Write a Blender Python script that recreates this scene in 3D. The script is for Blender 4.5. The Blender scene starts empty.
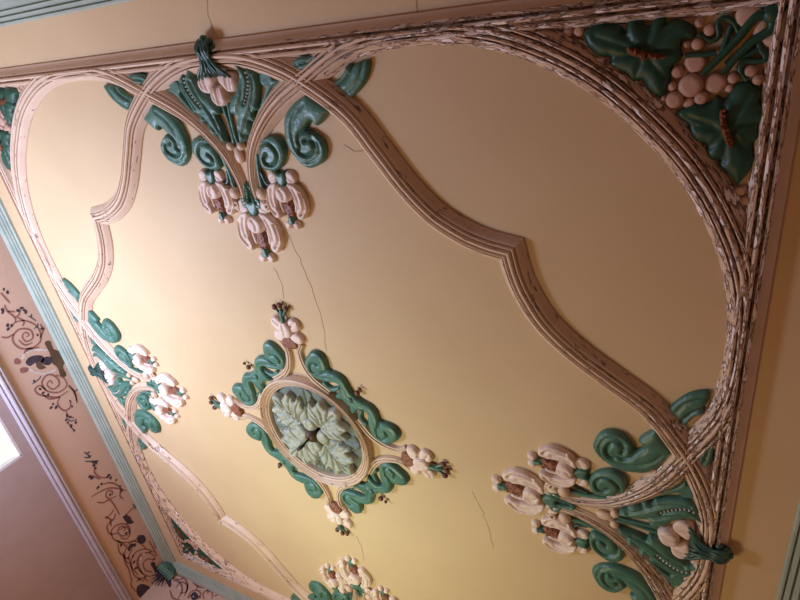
# Painted plaster ceiling with lily sprays and a rosette, seen from below
DATA = {'scroll_big': [(0.2384,0.9656),(0.2614,0.9498),(0.2858,0.934),(0.2808,0.9268),(0.2643,0.9122),(0.2487,0.9025),(0.2419,0.9078),(0.2388,0.9142),(0.2292,0.9094),(0.2192,0.8974),(0.2277,0.892),(0.2432,0.8818),(0.2561,0.8686),(0.2579,0.8474),(0.2464,0.8285),(0.2258,0.8169),(0.2039,0.8122),(0.1883,0.8188),(0.1742,0.831),(0.1623,0.8504),(0.1557,0.8751),(0.1598,0.9019),(0.1655,0.9203),(0.182,0.9379),(0.2069,0.9534),(0.2257,0.9613)],'scroll_big_g': [(0.2267,0.9004),(0.2132,0.8942),(0.1991,0.8865),(0.1923,0.8746),(0.1943,0.8638),(0.1886,0.8503),(0.1984,0.8421),(0.2156,0.8421),(0.232,0.8528),(0.234,0.8662),(0.2244,0.8742),(0.2106,0.8731)],'scroll_big_g2': [(0.174,0.8421),(0.1883,0.831),(0.2114,0.827),(0.2344,0.8366),(0.2454,0.8528),(0.243,0.8687),(0.2296,0.8807)],'scroll_big_g3': [(0.2287,0.9487),(0.2039,0.932),(0.1862,0.9066),(0.1818,0.8801),(0.1823,0.8585)],'scroll_small': [(0.0823,0.8732),(0.108,0.8834),(0.1294,0.8823),(0.1434,0.8698),(0.147,0.8504),(0.1384,0.8308),(0.1265,0.8159),(0.1086,0.8062),(0.0873,0.8045),(0.0683,0.8101),(0.0628,0.8276),(0.0689,0.8507)],'scroll_small_g': [(0.0794,0.8648),(0.0999,0.8702),(0.1155,0.8617),(0.1247,0.8449),(0.1174,0.8279),(0.1016,0.8192),(0.0856,0.8219),(0.0824,0.8349),(0.0933,0.8449)],'leaf_end': [(0.309,0.9835),(0.3282,0.994),(0.3396,1.0047),(0.3443,1.0124),(0.3622,1.0145),(0.3973,1.0197),(0.3981,1.0075),(0.3879,0.9881),(0.3699,0.9708),(0.3445,0.9557),(0.328,0.9684)],'leaf_end_g': [(0.3181,0.9771),(0.3422,0.9908),(0.3554,1.0037),(0.3627,1.0167)],'leaf_end_g2': [(0.3364,0.9656),(0.3633,0.9804),(0.379,0.9999),(0.3856,1.0172)],'spandrel': [(0.2209,1.0386),(0.2417,1.0497),(0.2637,1.0502),(0.2942,1.0499),(0.3289,1.0459),(0.3008,1.0404),(0.2676,1.0304),(0.2472,1.025),(0.233,1.0307)],'spandrel_g': [(0.2312,1.0355),(0.2609,1.0401),(0.2928,1.0444),(0.32,1.0455)],'blade': [(0.0587,1.042),(0.0757,1.0408),(0.0883,1.0359),(0.105,1.0268),(0.1188,1.0139),(0.1211,0.9977),(0.1142,0.9778),(0.1036,0.9555),(0.0976,0.941),(0.0846,0.9372),(0.0874,0.9242),(0.0777,0.9137),(0.0667,0.9205),(0.0657,0.9008),(0.0541,0.8854),(0.0451,0.89),(0.0362,0.8744),(0.0206,0.87),(0.0212,0.8882),(0.0249,0.9128),(0.0311,0.9325),(0.0173,0.9352),(0.0171,0.9505),(0.0328,0.9713),(0.0517,0.9852),(0.0666,1.005),(0.0712,1.021),(0.0642,1.0336)],'blade_g': [(0.0841,1.0322),(0.0938,1.0195),(0.0965,1.0032),(0.0879,0.9833),(0.0784,0.9692),(0.068,0.957)],'blade_g2': [(0.1077,1.0106),(0.1049,0.9865),(0.0869,0.952),(0.0608,0.9207),(0.0374,0.8902)],'blade_g3': [(0.0796,1.0124),(0.0654,0.974),(0.0432,0.9387),(0.0315,0.8993)],'hook': [(0.0969,0.9389),(0.107,0.9385),(0.1288,0.9606),(0.1465,0.9802),(0.1606,0.9895),(0.1853,0.9989),(0.1598,0.9995),(0.1622,1.0111),(0.1503,1.0207),(0.1341,1.0218),(0.1236,1.0116),(0.1216,0.9937),(0.13,0.9851),(0.1231,0.9733),(0.1105,0.9573)],'bud_r': [(0.0058,1.0149),(0.0281,1.0249),(0.0499,1.0194),(0.0597,1.0024),(0.0502,0.9852),(0.029,0.9811),(0.0155,0.9934)],'bud_b': [(-0.0087,0.9947),(0.0172,0.9975),(0.0264,0.9823),(0.0221,0.9633),(-0.0009,0.9523),(-0.0182,0.9639),(-0.02,0.9825)],'stem': [(0.0004,0.9555),(0.0016,0.9268),(0.0026,0.8931),(0.0054,0.8632)],'strip': [(0.0521,0.2878),(0.0667,0.3031),(0.0868,0.3083),(0.1057,0.2969),(0.1132,0.2741),(0.115,0.2522),(0.1396,0.2464),(0.1609,0.2321),(0.1691,0.2107),(0.1774,0.1926),(0.1864,0.1786),(0.1568,0.1497),(0.1423,0.1599),(0.1288,0.1599),(0.1169,0.1673),(0.1309,0.1828),(0.1396,0.1969),(0.1405,0.2089),(0.1285,0.2145),(0.1075,0.2117),(0.0803,0.2128),(0.0542,0.2195),(0.0382,0.2381),(0.0369,0.2648)],'strip_g': [(0.1123,0.2509),(0.0954,0.2446),(0.083,0.2361),(0.0637,0.2352),(0.0555,0.2435),(0.0557,0.257),(0.0696,0.2699),(0.0841,0.2663)],'strip_g2': [(0.0599,0.2276),(0.0906,0.226),(0.1248,0.2271),(0.1462,0.2187),(0.1544,0.1971),(0.1599,0.1781)],'strip_b': [(0.0672,0.1829),(0.0775,0.2019),(0.0905,0.2057),(0.0985,0.1966),(0.1095,0.1924),(0.1278,0.1981),(0.1392,0.2036),(0.1322,0.1883),(0.116,0.1775),(0.0918,0.1767),(0.0739,0.1747)],'medrib': [(0.0379,0.3195),(0.0226,0.297),(0.0218,0.2703),(0.0303,0.2385),(0.0475,0.2117),(0.0705,0.193),(0.1003,0.1743)],'grape_leaf_a': [(0.7915,-1.0297),(0.8027,-1.0362),(0.8201,-1.0402),(0.8459,-1.0328),(0.8517,-1.0232),(0.8563,-1.0378),(0.8715,-1.0398),(0.8834,-1.0283),(0.891,-1.0362),(0.9075,-1.0396),(0.9061,-1.03),(0.918,-1.0343),(0.9344,-1.0299),(0.9476,-1.017),(0.9457,-1.0074),(0.9329,-1.0086),(0.929,-0.997),(0.9327,-0.9846),(0.9257,-0.9761),(0.919,-0.9683),(0.9183,-0.9482),(0.9091,-0.9293),(0.8919,-0.9367),(0.8791,-0.9556),(0.8656,-0.9507),(0.8556,-0.9648),(0.8411,-0.971),(0.8298,-0.9817),(0.8332,-0.991),(0.8163,-0.9935),(0.7992,-1.0078)],'pod_a': [(0.8574,-1.0038),(0.8658,-1.0031),(0.889,-0.9954),(0.9096,-0.9905),(0.9107,-0.9851),(0.8894,-0.9871),(0.8684,-0.9912),(0.8589,-0.997)],'grape_leaf_b': [(0.9312,-0.9064),(0.9508,-0.9166),(0.9744,-0.9178),(0.9812,-0.928),(0.9915,-0.9213),(0.9966,-0.9273),(1.0028,-0.9393),(1.0169,-0.9454),(1.0293,-0.9387),(1.0376,-0.9294),(1.0368,-0.9151),(1.0469,-0.9065),(1.0451,-0.892),(1.0388,-0.8829),(1.0434,-0.8665),(1.0344,-0.8571),(1.0382,-0.8402),(1.0381,-0.8245),(1.0221,-0.7926),(1.0163,-0.8034),(1.0016,-0.8172),(0.9935,-0.8249),(0.9953,-0.8341),(0.9819,-0.8333),(0.9748,-0.8448),(0.9745,-0.857),(0.9613,-0.8609),(0.9517,-0.8701),(0.9469,-0.8875),(0.9361,-0.8952)],'pod_b': [(0.9884,-0.9066),(0.9928,-0.9078),(0.999,-0.8905),(1.0084,-0.867),(1.0103,-0.8552),(1.0049,-0.8567),(0.9971,-0.8702),(0.9907,-0.8893)],'grapes': [(0.9499,-1.0264,0.0069),(0.9646,-1.0162,0.0084),(0.9513,-0.9999,0.0086),(0.9502,-0.9752,0.0152),(0.9274,-0.9636,0.009),(0.9467,-0.9436,0.0173),(0.9785,-0.9448,0.0144),(0.9214,-0.9438,0.0071),(0.9259,-0.9242,0.0127),(0.9459,-0.9181,0.0084),(0.9621,-0.9247,0.0099),(1.0009,-0.9508,0.0078),(0.9975,-0.9363,0.0059),(1.0209,-0.9583,0.0091),(1.0313,-0.9466,0.0076),(0.9366,-1.0003,0.0056),(0.9113,-0.927,0.0051)],'disc_a': [(0.994,-1.0239),(0.9947,-1.0349),(1.0026,-1.0424),(1.0165,-1.0423),(1.0261,-1.0333),(1.0222,-1.0228),(1.013,-1.0127),(1.002,-1.0156)],'disc_b': [(1.037,-1.014),(1.0438,-1.0141),(1.0489,-1.0056),(1.049,-0.9945),(1.042,-0.9876),(1.0311,-0.9923),(1.0266,-1.0002),(1.0347,-1.005)],'disc_c': [(1.0169,-1.0086),(1.0205,-1.023),(1.0322,-1.0255),(1.0368,-1.0159),(1.031,-1.0072),(1.0209,-1.0045)],'tendrils': [[(1.0484,-1.0422),(1.0442,-1.0367),(1.0383,-1.0302)],[(1.0383,-1.0302),(1.0231,-1.03),(1.0137,-1.0219),(1.0031,-1.0061),(0.9836,-0.9827),(0.9612,-0.9581)],[(1.0383,-1.0302),(1.0398,-1.0138),(1.0328,-1.0063),(1.0182,-0.9972),(1.0023,-0.9793),(0.9878,-0.9585)],[(1.0031,-1.0061),(0.9962,-1.0199),(0.9863,-1.0295),(0.9773,-1.0293),(0.9743,-1.0221),(0.9775,-1.0084),(0.9688,-1.0023),(0.9589,-1.0082),(0.951,-1.0128)],[(0.9908,-1.0204),(0.9871,-1.0037),(0.9832,-0.9866)],[(1.0249,-1.0003),(1.0293,-0.9867),(1.0362,-0.9786),(1.0354,-0.971),(1.0247,-0.9717),(1.0121,-0.9727),(1.0075,-0.9651),(1.0104,-0.955),(1.0185,-0.9473)],[(0.9357,-0.9856),(0.9455,-0.9856),(0.9646,-0.9853),(0.9757,-0.9872)],[(1.0265,-0.987),(1.013,-0.9804),(0.9991,-0.9756),(0.9885,-0.9704)]],'tiny': [(0.7665,-1.0299),(0.7839,-1.0304),(1.0271,-0.7832),(1.0354,-0.7676)],'A_vines': [[(-0.1792,-0.1102),(-0.1805,-0.0987),(-0.1964,-0.1047),(-0.189,-0.1215),(-0.1632,-0.1177),(-0.1637,-0.0914),(-0.1955,-0.0867),(-0.2176,-0.1169),(-0.2094,-0.1458),(-0.1839,-0.1577),(-0.1486,-0.1442),(-0.1295,-0.1073),(-0.1366,-0.0734),(-0.1675,-0.0591),(-0.2035,-0.0629),(-0.2376,-0.088),(-0.2487,-0.1208),(-0.2405,-0.1361)],[(-0.2132,-0.1431),(-0.2119,-0.1675),(-0.2247,-0.1839)],[(-0.2487,-0.1208),(-0.2665,-0.1144),(-0.2999,-0.1262),(-0.3258,-0.1257)],[(-0.2999,-0.1262),(-0.285,-0.1047)],[(-0.2617,-0.1061),(-0.2377,-0.0929),(-0.2229,-0.1047)],[(-0.2828,-0.0865),(-0.268,-0.0983),(-0.266,-0.1136)],[(-0.373,-0.1174),(-0.3496,-0.1122),(-0.3228,-0.1061)],[(-0.1827,-0.1381),(-0.1535,-0.1271),(-0.1475,-0.0999)],[(0.0441,-0.1053),(0.0254,-0.107),(0.0353,-0.1243),(0.0647,-0.1121),(0.0601,-0.0831),(0.0267,-0.0817),(-0.0003,-0.1037),(0.013,-0.1351),(0.0527,-0.1365),(0.0885,-0.1013),(0.0849,-0.0624),(0.0506,-0.0575),(0.0193,-0.0784)],[(0.0512,-0.1359),(0.0215,-0.1474),(0.0225,-0.1685),(0.0473,-0.1676),(0.0731,-0.146),(0.1056,-0.1091),(0.1077,-0.0656)],[(0.1105,-0.1026),(0.1308,-0.1224),(0.17,-0.1138),(0.1759,-0.0876),(0.1518,-0.0748)],[(0.1785,-0.1069),(0.2028,-0.1089),(0.2266,-0.0922)],[(0.0625,-0.1537),(0.0937,-0.1383),(0.1105,-0.1026)],[(0.0888,-0.057),(0.1266,-0.0469),(0.1727,-0.054)],[(-0.1486,-0.0689),(-0.171,-0.0461),(-0.198,-0.0461)]],'A_dots': [(-0.2762,-0.075),(-0.2839,-0.0933),(-0.2665,-0.0721),(-0.2865,-0.079),(-0.2531,-0.1482),(-0.2448,-0.1369),(-0.2394,-0.1522),(-0.1764,-0.0457),(-0.1641,-0.072),(-0.3123,-0.139),(-0.3032,-0.1433),(-0.3784,-0.1033),(-0.363,-0.0966),(0.1194,-0.1372),(0.1279,-0.1497),(0.1388,-0.133),(0.1507,-0.0761),(0.1766,-0.0787),(0.2263,-0.1213),(0.2493,-0.1163),(0.248,-0.0945),(0.2746,-0.114),(0.2128,-0.1225),(0.1987,-0.1115),(0.212,-0.1039),(-0.0083,-0.1583),(0.0552,-0.1503),(0.0742,-0.1379),(0.0338,-0.153)],'A_sprig': [[(-0.247,-0.0713),(-0.237,-0.0635),(-0.2147,-0.0536)],[(-0.237,-0.0635),(-0.25,-0.0575)],[(-0.1932,-0.0737),(-0.1949,-0.0577),(-0.2058,-0.0527)],[(-0.002,-0.1694),(-0.0031,-0.1443),(-0.0108,-0.1283)],[(0.0875,-0.0519),(0.1329,-0.0452),(0.1766,-0.0557)],[(0.1266,-0.0469),(0.1252,-0.0278)],[(0.2296,-0.1211),(0.2532,-0.1181),(0.2781,-0.1137)],[(0.2052,-0.119),(0.23,-0.1076),(0.2386,-0.0838)]],'A_body': [[(-0.0896,-0.1544),(-0.1022,-0.139),(-0.0985,-0.1166),(-0.084,-0.0945),(-0.0646,-0.0893),(-0.0575,-0.1067),(-0.0702,-0.1256),(-0.07,-0.1459)],[(-0.0647,-0.1034),(-0.0705,-0.0841),(-0.0577,-0.0646),(-0.0401,-0.0667),(-0.033,-0.0844),(-0.0469,-0.1008)]],'A_gold': [(-0.0681,-0.1225),(-0.0676,-0.1079),(-0.0473,-0.1056),(-0.031,-0.0997),(-0.0338,-0.1177),(-0.0496,-0.1269)],'A_beads': [[(-0.1131,-0.1554),(-0.1237,-0.137),(-0.1208,-0.1143),(-0.1095,-0.091),(-0.0927,-0.068)],[(-0.0573,-0.1518),(-0.0346,-0.1379),(-0.0151,-0.118),(-0.0039,-0.0936),(-0.0014,-0.0732)]],'A_brown': [[(-0.1232,-0.1842),(-0.1242,-0.1721),(-0.1059,-0.1651),(-0.0975,-0.1729),(-0.1075,-0.1877)],[(-0.0801,-0.181),(-0.0789,-0.1658),(-0.0615,-0.1539),(-0.0558,-0.1685),(-0.0641,-0.1845)],[(-0.1319,-0.1427),(-0.1378,-0.1265),(-0.1287,-0.1066),(-0.1188,-0.0826),(-0.1177,-0.0995),(-0.1248,-0.1205),(-0.1196,-0.1405)]],'A_cart': [(-0.1215,-0.0623),(-0.1184,-0.041),(-0.0812,-0.0427),(-0.0579,-0.0257),(-0.0158,-0.0202),(0.0058,-0.0415),(0.0436,-0.0436),(0.0398,-0.0659),(-0.0029,-0.0613),(-0.0368,-0.0716),(-0.0752,-0.0625)],'B_vines': [[(0.4511,-0.1077),(0.4896,-0.1118),(0.506,-0.1192),(0.5453,-0.1066),(0.5843,-0.0655)],[(0.4974,-0.1448),(0.5203,-0.1288),(0.5514,-0.1127)],[(0.5805,-0.1155),(0.5952,-0.0878),(0.6246,-0.0657),(0.6721,-0.0509)],[(0.5953,-0.1757),(0.6019,-0.1386),(0.619,-0.0983),(0.6478,-0.0689),(0.6893,-0.0402)],[(0.6521,-0.106),(0.6578,-0.0945),(0.6387,-0.0931),(0.6272,-0.1089),(0.6422,-0.1225),(0.6681,-0.1131),(0.6787,-0.0861)],[(0.6343,-0.1665),(0.6609,-0.1445),(0.6738,-0.1156),(0.739,-0.1091),(0.7726,-0.1096)],[(0.7338,-0.1701),(0.7367,-0.1435),(0.7288,-0.1189)],[(0.6613,-0.0534),(0.6936,-0.0712),(0.7179,-0.0637)],[(0.806,-0.1024),(0.7977,-0.0693),(0.7953,-0.0382)],[(0.7253,-0.1652),(0.7701,-0.1425),(0.7513,-0.1212)],[(0.8588,-0.1289),(0.8616,-0.1167),(0.8405,-0.1164),(0.8285,-0.1351),(0.8462,-0.15),(0.8805,-0.1385),(0.8933,-0.1125),(0.8711,-0.0982),(0.833,-0.1086),(0.8076,-0.1417),(0.8132,-0.1702),(0.8584,-0.1772),(0.9096,-0.1512),(0.9507,-0.1054),(0.9421,-0.0735)],[(0.8719,-0.1701),(0.9273,-0.15),(0.9702,-0.1416)],[(1.0926,-0.0515),(1.0392,-0.0774),(1.0101,-0.1219),(1.033,-0.1599),(1.1079,-0.1739),(1.1849,-0.1502)],[(1.1238,-0.0549),(1.0711,-0.0718),(1.0472,-0.1097),(1.0738,-0.1355),(1.1386,-0.1398),(1.1936,-0.1148)],[(1.1315,-0.0682),(1.0965,-0.0877),(1.0965,-0.1168),(1.1388,-0.1206),(1.1782,-0.0983)],[(0.9452,-0.1488),(0.9822,-0.1741),(1.0296,-0.1722)],[(0.8893,-0.169),(0.9394,-0.1822),(1.0038,-0.1654)],[(0.9701,-0.0282),(1.0384,-0.0281),(1.0887,-0.0348)],[(1.1154,-0.1866),(1.1379,-0.2057),(1.1915,-0.201)],[(0.7576,-0.1541),(0.792,-0.1608)],[(0.8386,-0.1405),(0.8538,-0.1087),(0.8973,-0.1054),(0.9075,-0.1323),(0.8737,-0.1505)],[(0.9784,-0.1239),(0.9973,-0.1548),(1.052,-0.1674),(1.1261,-0.1594)],[(1.0373,-0.1032),(1.0515,-0.1327),(1.0934,-0.1451),(1.1452,-0.1382)],[(1.236,-0.1596),(1.281,-0.1425),(1.2672,-0.1181),(1.2226,-0.1235)],[(0.7712,-0.143),(0.7741,-0.1758),(0.8203,-0.1806),(0.8438,-0.1536)],[(0.9388,-0.1404),(0.9464,-0.1099),(0.9863,-0.0869),(1.0415,-0.0755)],[(0.9532,-0.169),(1.007,-0.1815),(1.0613,-0.1829),(1.1165,-0.1957)],[(1.0176,-0.0472),(1.0694,-0.0453),(1.1269,-0.0454)],[(1.1494,-0.1812),(1.1593,-0.1503),(1.2029,-0.1332)]],'B_dots': [(0.5072,-0.1427),(0.5192,-0.1382),(0.5643,-0.074),(0.5825,-0.0717),(0.5658,-0.085),(0.651,-0.1055),(0.6099,-0.0557),(0.6502,-0.0521),(0.5783,-0.1382),(0.5754,-0.1166),(0.6783,-0.0572),(0.4581,-0.1043),(0.4666,-0.0949),(0.4738,-0.108),(0.4902,-0.1087),(0.5773,-0.131),(0.8034,-0.0866),(0.8347,-0.0822),(0.8426,-0.0948),(0.859,-0.0746),(0.9661,-0.126),(0.9729,-0.1104),(0.9702,-0.1416),(1.015,-0.1399),(1.0471,-0.1482),(1.0841,-0.1527),(0.8806,-0.1205),(0.9134,-0.1625),(1.0742,-0.0656),(1.1267,-0.0638),(1.1496,-0.1637),(1.169,-0.1366),(1.002,-0.1625)],'B_sprig': [[(0.3888,-0.1185),(0.4117,-0.1095),(0.4313,-0.1086)],[(0.4016,-0.1082),(0.4071,-0.0978)],[(0.4101,-0.1281),(0.4245,-0.1121),(0.4247,-0.0991)],[(0.4302,-0.1308),(0.449,-0.1101),(0.4698,-0.083)],[(0.4538,-0.1089),(0.4791,-0.0938)],[(0.778,-0.0382),(0.798,-0.0356),(0.8127,-0.0383)]],'B_black': [[(1.1313,-0.088),(1.1433,-0.0683),(1.1748,-0.0718),(1.1832,-0.05),(1.2154,-0.0484),(1.256,-0.0502),(1.2428,-0.0755),(1.2181,-0.0904),(1.1864,-0.0868)],[(0.7941,-0.1004),(0.8132,-0.0774),(0.8446,-0.0729),(0.8596,-0.084),(0.8392,-0.0978)],[(0.956,-0.0909),(0.9481,-0.0761),(0.9659,-0.0573),(0.995,-0.0564),(1.0037,-0.0736),(0.9833,-0.0914)],[(0.9669,-0.1493),(0.9481,-0.1319),(0.9548,-0.1164),(0.9729,-0.1104),(0.9699,-0.1323)]],'B_white': [(1.1938,-0.107),(1.2047,-0.0846),(1.2166,-0.0623),(1.2158,-0.0331),(1.2194,-0.0501),(1.0545,-0.0937),(1.0623,-0.1163),(1.0738,-0.126),(1.095,-0.1324),(1.2284,-0.0948)],'B_shell': [(1.1764,-0.1849),(1.1902,-0.1603),(1.2324,-0.1414),(1.2725,-0.1389),(1.2711,-0.168),(1.2462,-0.1961),(1.2031,-0.2013)],'B_shellrib': [[(1.2358,-0.1576),(1.1881,-0.1805)],[(1.2397,-0.1593),(1.2033,-0.1919)],[(1.2436,-0.161),(1.2306,-0.1942)],[(1.2499,-0.1608),(1.2545,-0.1853)]],'C_vines': [[(-1.1747,-0.034),(-1.1204,-0.0303),(-1.0693,-0.056),(-1.0434,-0.1004)],[(-1.1684,-0.0605),(-1.1184,-0.0582),(-1.0754,-0.0867),(-1.0636,-0.1228)],[(-1.0181,-0.103),(-1.0299,-0.0716),(-1.0061,-0.0521),(-0.9743,-0.0613),(-0.9697,-0.0865)],[(-1.1508,-0.0238),(-1.0818,-0.0234),(-1.023,-0.0361),(-0.9779,-0.026)],[(-0.9397,-0.0735),(-0.9662,-0.0533),(-0.9604,-0.0324),(-0.9279,-0.0321),(-0.9056,-0.0542)],[(-0.9077,-0.0415),(-0.8841,-0.0223),(-0.8567,-0.0284)],[(-1.1183,-0.0865),(-1.1207,-0.0526),(-1.0788,-0.0521),(-1.0536,-0.0815),(-1.0777,-0.0976)],[(-1.2206,-0.0475),(-1.1441,-0.0508),(-1.1186,-0.0221),(-1.0721,-0.0259)],[(-1.0149,-0.0534),(-1.0211,-0.0215),(-0.9796,-0.0153),(-0.9426,-0.0448)],[(-1.1382,-0.1066),(-1.0893,-0.1309),(-1.0482,-0.1241)],[(-1.0193,-0.1004),(-1.0077,-0.073),(-0.959,-0.0742)],[(-1.0268,0.0171),(-0.9684,0.0069),(-0.9299,0.0292)]],'C_black': [[(-1.2227,-0.0544),(-1.1991,-0.0542),(-1.1543,-0.0831),(-1.1551,-0.0977),(-1.204,-0.0757)],[(-1.0197,-0.081),(-1.0108,-0.0634),(-0.979,-0.0725),(-0.9746,-0.0922),(-0.996,-0.0979)]],'C_white': [(-1.2005,-0.0839),(-0.9983,-0.0854),(-1.138,-0.0666),(-1.101,-0.0791)],'win': [(0.0264,-0.3075),(0.2325,-0.3186),(0.2415,-0.4087)],'rail': [(-0.1332,-0.2324),(0.2016,-0.2304),(1.2047,-0.2399),(-0.0657,-0.2642),(1.1115,-0.3098)],'cam_f': 592.3763242447716,'cam_R': [[0.8628568719422033,0.1451799102422128,0.4841495762718158],[0.11981807716658037,0.8718085950376566,-0.4749667377854694],[-0.4910413902373394,0.4678381849320665,0.7348508595580807]],'cam_C': [1.042753814439651,-1.1373255465474323,-0.9999989769669033]}
EXPO = 0.
import bpy, bmesh, math, random
import numpy as np
from mathutils import Vector, Matrix
from mathutils.geometry import delaunay_2d_cdt
random.seed(4)
rng = np.random.default_rng(4)
S = 2.3                      # metres per plan unit
HC = 3.85                    # ceiling height
WALL = 1.245                 # half room, plan units
COL = bpy.context.scene.collection
PI = math.pi

# ------------------------------------------------------------------ materials
def mat(name, col, rough=.55, col2=None, nscale=9., mix=.35, bump=.15, bscale=60., spec=.35, flakes=None, stretch=None, lip=None):
    m = bpy.data.materials.new(name); m.use_nodes = True
    nt = m.node_tree; N = nt.nodes; L = nt.links
    b = N['Principled BSDF']; b.inputs['Roughness'].default_value = rough
    b.inputs['Specular IOR Level'].default_value = spec
    tc = N.new('ShaderNodeTexCoord'); geo = N.new('ShaderNodeNewGeometry')
    n1 = N.new('ShaderNodeTexNoise'); n1.inputs['Scale'].default_value = nscale; n1.inputs['Detail'].default_value = 6
    L.new(geo.outputs['Position'], n1.inputs['Vector'])
    ramp = N.new('ShaderNodeMapRange'); ramp.inputs[1].default_value = .35; ramp.inputs[2].default_value = .7
    L.new(n1.outputs['Fac'], ramp.inputs[0])
    mx = N.new('ShaderNodeMix'); mx.data_type = 'RGBA'
    c2 = col2 or tuple(c * (1 - mix) for c in col)
    mx.inputs[6].default_value = (*col, 1); mx.inputs[7].default_value = (*c2, 1)
    L.new(ramp.outputs[0], mx.inputs[0])
    out = mx.outputs[2]
    n2 = N.new('ShaderNodeTexNoise'); n2.inputs['Scale'].default_value = bscale; n2.inputs['Detail'].default_value = 4
    if stretch:
        mp = N.new('ShaderNodeMapping'); mp.inputs['Scale'].default_value = stretch
        L.new(tc.outputs['Object'], mp.inputs[0]); L.new(mp.outputs[0], n2.inputs['Vector'])
    else:
        L.new(geo.outputs['Position'], n2.inputs['Vector'])
    bp = N.new('ShaderNodeBump'); bp.inputs['Strength'].default_value = bump; bp.inputs['Distance'].default_value = .01
    L.new(n2.outputs['Fac'], bp.inputs['Height']); L.new(bp.outputs[0], b.inputs['Normal'])
    if flakes:
        # peeling paint: bare white plaster chips with dark rims, thick in the damp corners of the room
        def math_(op, a, c, clamp=False):
            q = N.new('ShaderNodeMath'); q.operation = op; q.use_clamp = clamp
            for i, v in enumerate((a, c)):
                if v is None: continue
                if isinstance(v, (int, float)): q.inputs[i].default_value = v
                else: L.new(v, q.inputs[i])
            return q.outputs[0]
        sep = N.new('ShaderNodeSeparateXYZ'); L.new(geo.outputs['Position'], sep.inputs[0])
        X, Y = sep.outputs[0], sep.outputs[1]
        def rng_(v, a, c):
            q = N.new('ShaderNodeMapRange'); q.inputs[1].default_value = a; q.inputs[2].default_value = c
            L.new(v, q.inputs[0]); return q.outputs[0]
        right = math_('MULTIPLY', rng_(math_('MAXIMUM', X, math_('MULTIPLY', Y, -1)), 1.75, 2.25), rng_(X, .2, 1.3))
        left = math_('MULTIPLY', rng_(math_('MULTIPLY', X, -1), 1.2, 2.0), rng_(Y, .2, .9))
        dens = math_('MAXIMUM', right, math_('MULTIPLY', left, .6))
        base = math_('MULTIPLY', rng_(X, .2, 2.2), .42)
        dens = math_('MAXIMUM', dens, base)
        nf = N.new('ShaderNodeTexNoise'); nf.inputs['Scale'].default_value = 1.; nf.inputs['Detail'].default_value = 5; nf.inputs['Roughness'].default_value = .62
        um = N.new('ShaderNodeMapping'); um.inputs['Scale'].default_value = (12, 52, 1); L.new(tc.outputs['UV'], um.inputs[0]); L.new(um.outputs[0], nf.inputs['Vector'])
        big = N.new('ShaderNodeTexNoise'); big.inputs['Scale'].default_value = 3.2; L.new(geo.outputs['Position'], big.inputs['Vector'])
        v = math_('ADD', math_('ADD', nf.outputs['Fac'], math_('MULTIPLY', dens, flakes)), math_('MULTIPLY', math_('SUBTRACT', big.outputs['Fac'], .5), .16))
        if lip:
            suv = N.new('ShaderNodeSeparateXYZ'); L.new(tc.outputs['UV'], suv.inputs[0])
            v = math_('SUBTRACT', v, math_('MULTIPLY', math_('LESS_THAN', suv.outputs[1], lip), .3))
        rim = rng_(v, .635, .68); core = rng_(v, .70, .715)
        m1 = N.new('ShaderNodeMix'); m1.data_type = 'RGBA'; L.new(rim, m1.inputs[0]); L.new(out, m1.inputs[6]); m1.inputs[7].default_value = (.22, .115, .065, 1)
        m2 = N.new('ShaderNodeMix'); m2.data_type = 'RGBA'; L.new(core, m2.inputs[0]); L.new(m1.outputs[2], m2.inputs[6]); m2.inputs[7].default_value = (.96, .89, .84, 1)
        out = m2.outputs[2]
        rr = N.new('ShaderNodeMapRange'); L.new(core, rr.inputs[0]); rr.inputs[3].default_value = rough; rr.inputs[4].default_value = .16; L.new(rr.outputs[0], b.inputs['Roughness'])
        bp2 = N.new('ShaderNodeBump'); bp2.inputs['Strength'].default_value = .9; bp2.inputs['Distance'].default_value = .008; bp2.invert = True
        L.new(rim, bp2.inputs['Height']); L.new(bp.outputs[0], bp2.inputs['Normal']); L.new(bp2.outputs[0], b.inputs['Normal'])
    L.new(out, b.inputs['Base Color'])
    return m

M = {}
M['ceil'] = mat('ceiling distemper', (.64, .47, .27), .62, (.60, .43, .242), 1.6, bump=.05, bscale=14)
M['band'] = mat('border band distemper', (.60, .42, .25), .6, (.52, .35, .2), 2.5, bump=.06, bscale=18)
M['rib'] = mat('moulding paint', (.70, .53, .385), .42, (.64, .465, .325), 5., bump=.10, bscale=50, flakes=.145)
M['lobe_rib'] = mat('lobed moulding paint', (.70, .53, .385), .42, (.64, .465, .325), 5., bump=.10, bscale=50, flakes=.095)
M['frame_rib'] = mat('frame paint', (.70, .53, .385), .42, (.64, .465, .325), 5., bump=.10, bscale=50, flakes=.17, lip=.055)
M['green'] = mat('green leaf paint', (.085, .205, .150), .38, (.05, .145, .105), 9., bump=.4, bscale=28, spec=.45)
M['green_dark'] = mat('dark green leaf paint', (.020, .088, .052), .42, (.012, .058, .034), 9., bump=.2, bscale=30, spec=.4)
M['spring'] = mat('knob green paint', (.035, .11, .085), .35, (.015, .05, .04), 20., bump=.2, bscale=50, spec=.5)
M['pink'] = mat('lily pink paint', (.84, .70, .60), .5, (.74, .55, .45), 30., bump=.25, bscale=60)
M['grape'] = mat('grape pink paint', (.56, .37, .27), .55, (.50, .31, .22), 20., bump=.15, bscale=50)
M['bract'] = mat('pale bract paint', (.66, .48, .37), .55, (.58, .40, .30), 16., bump=.15)
M['throat'] = mat('lily throat paint', (.13, .04, .028), .5, (.42, .17, .09), 70., bump=.3, bscale=90)
M['rust'] = mat('seed pod paint', (.23, .075, .02), .5, (.14, .04, .015), 40., bump=.5, bscale=70)
M['brownbud'] = mat('brown bud paint', (.20, .085, .05), .5)
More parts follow.
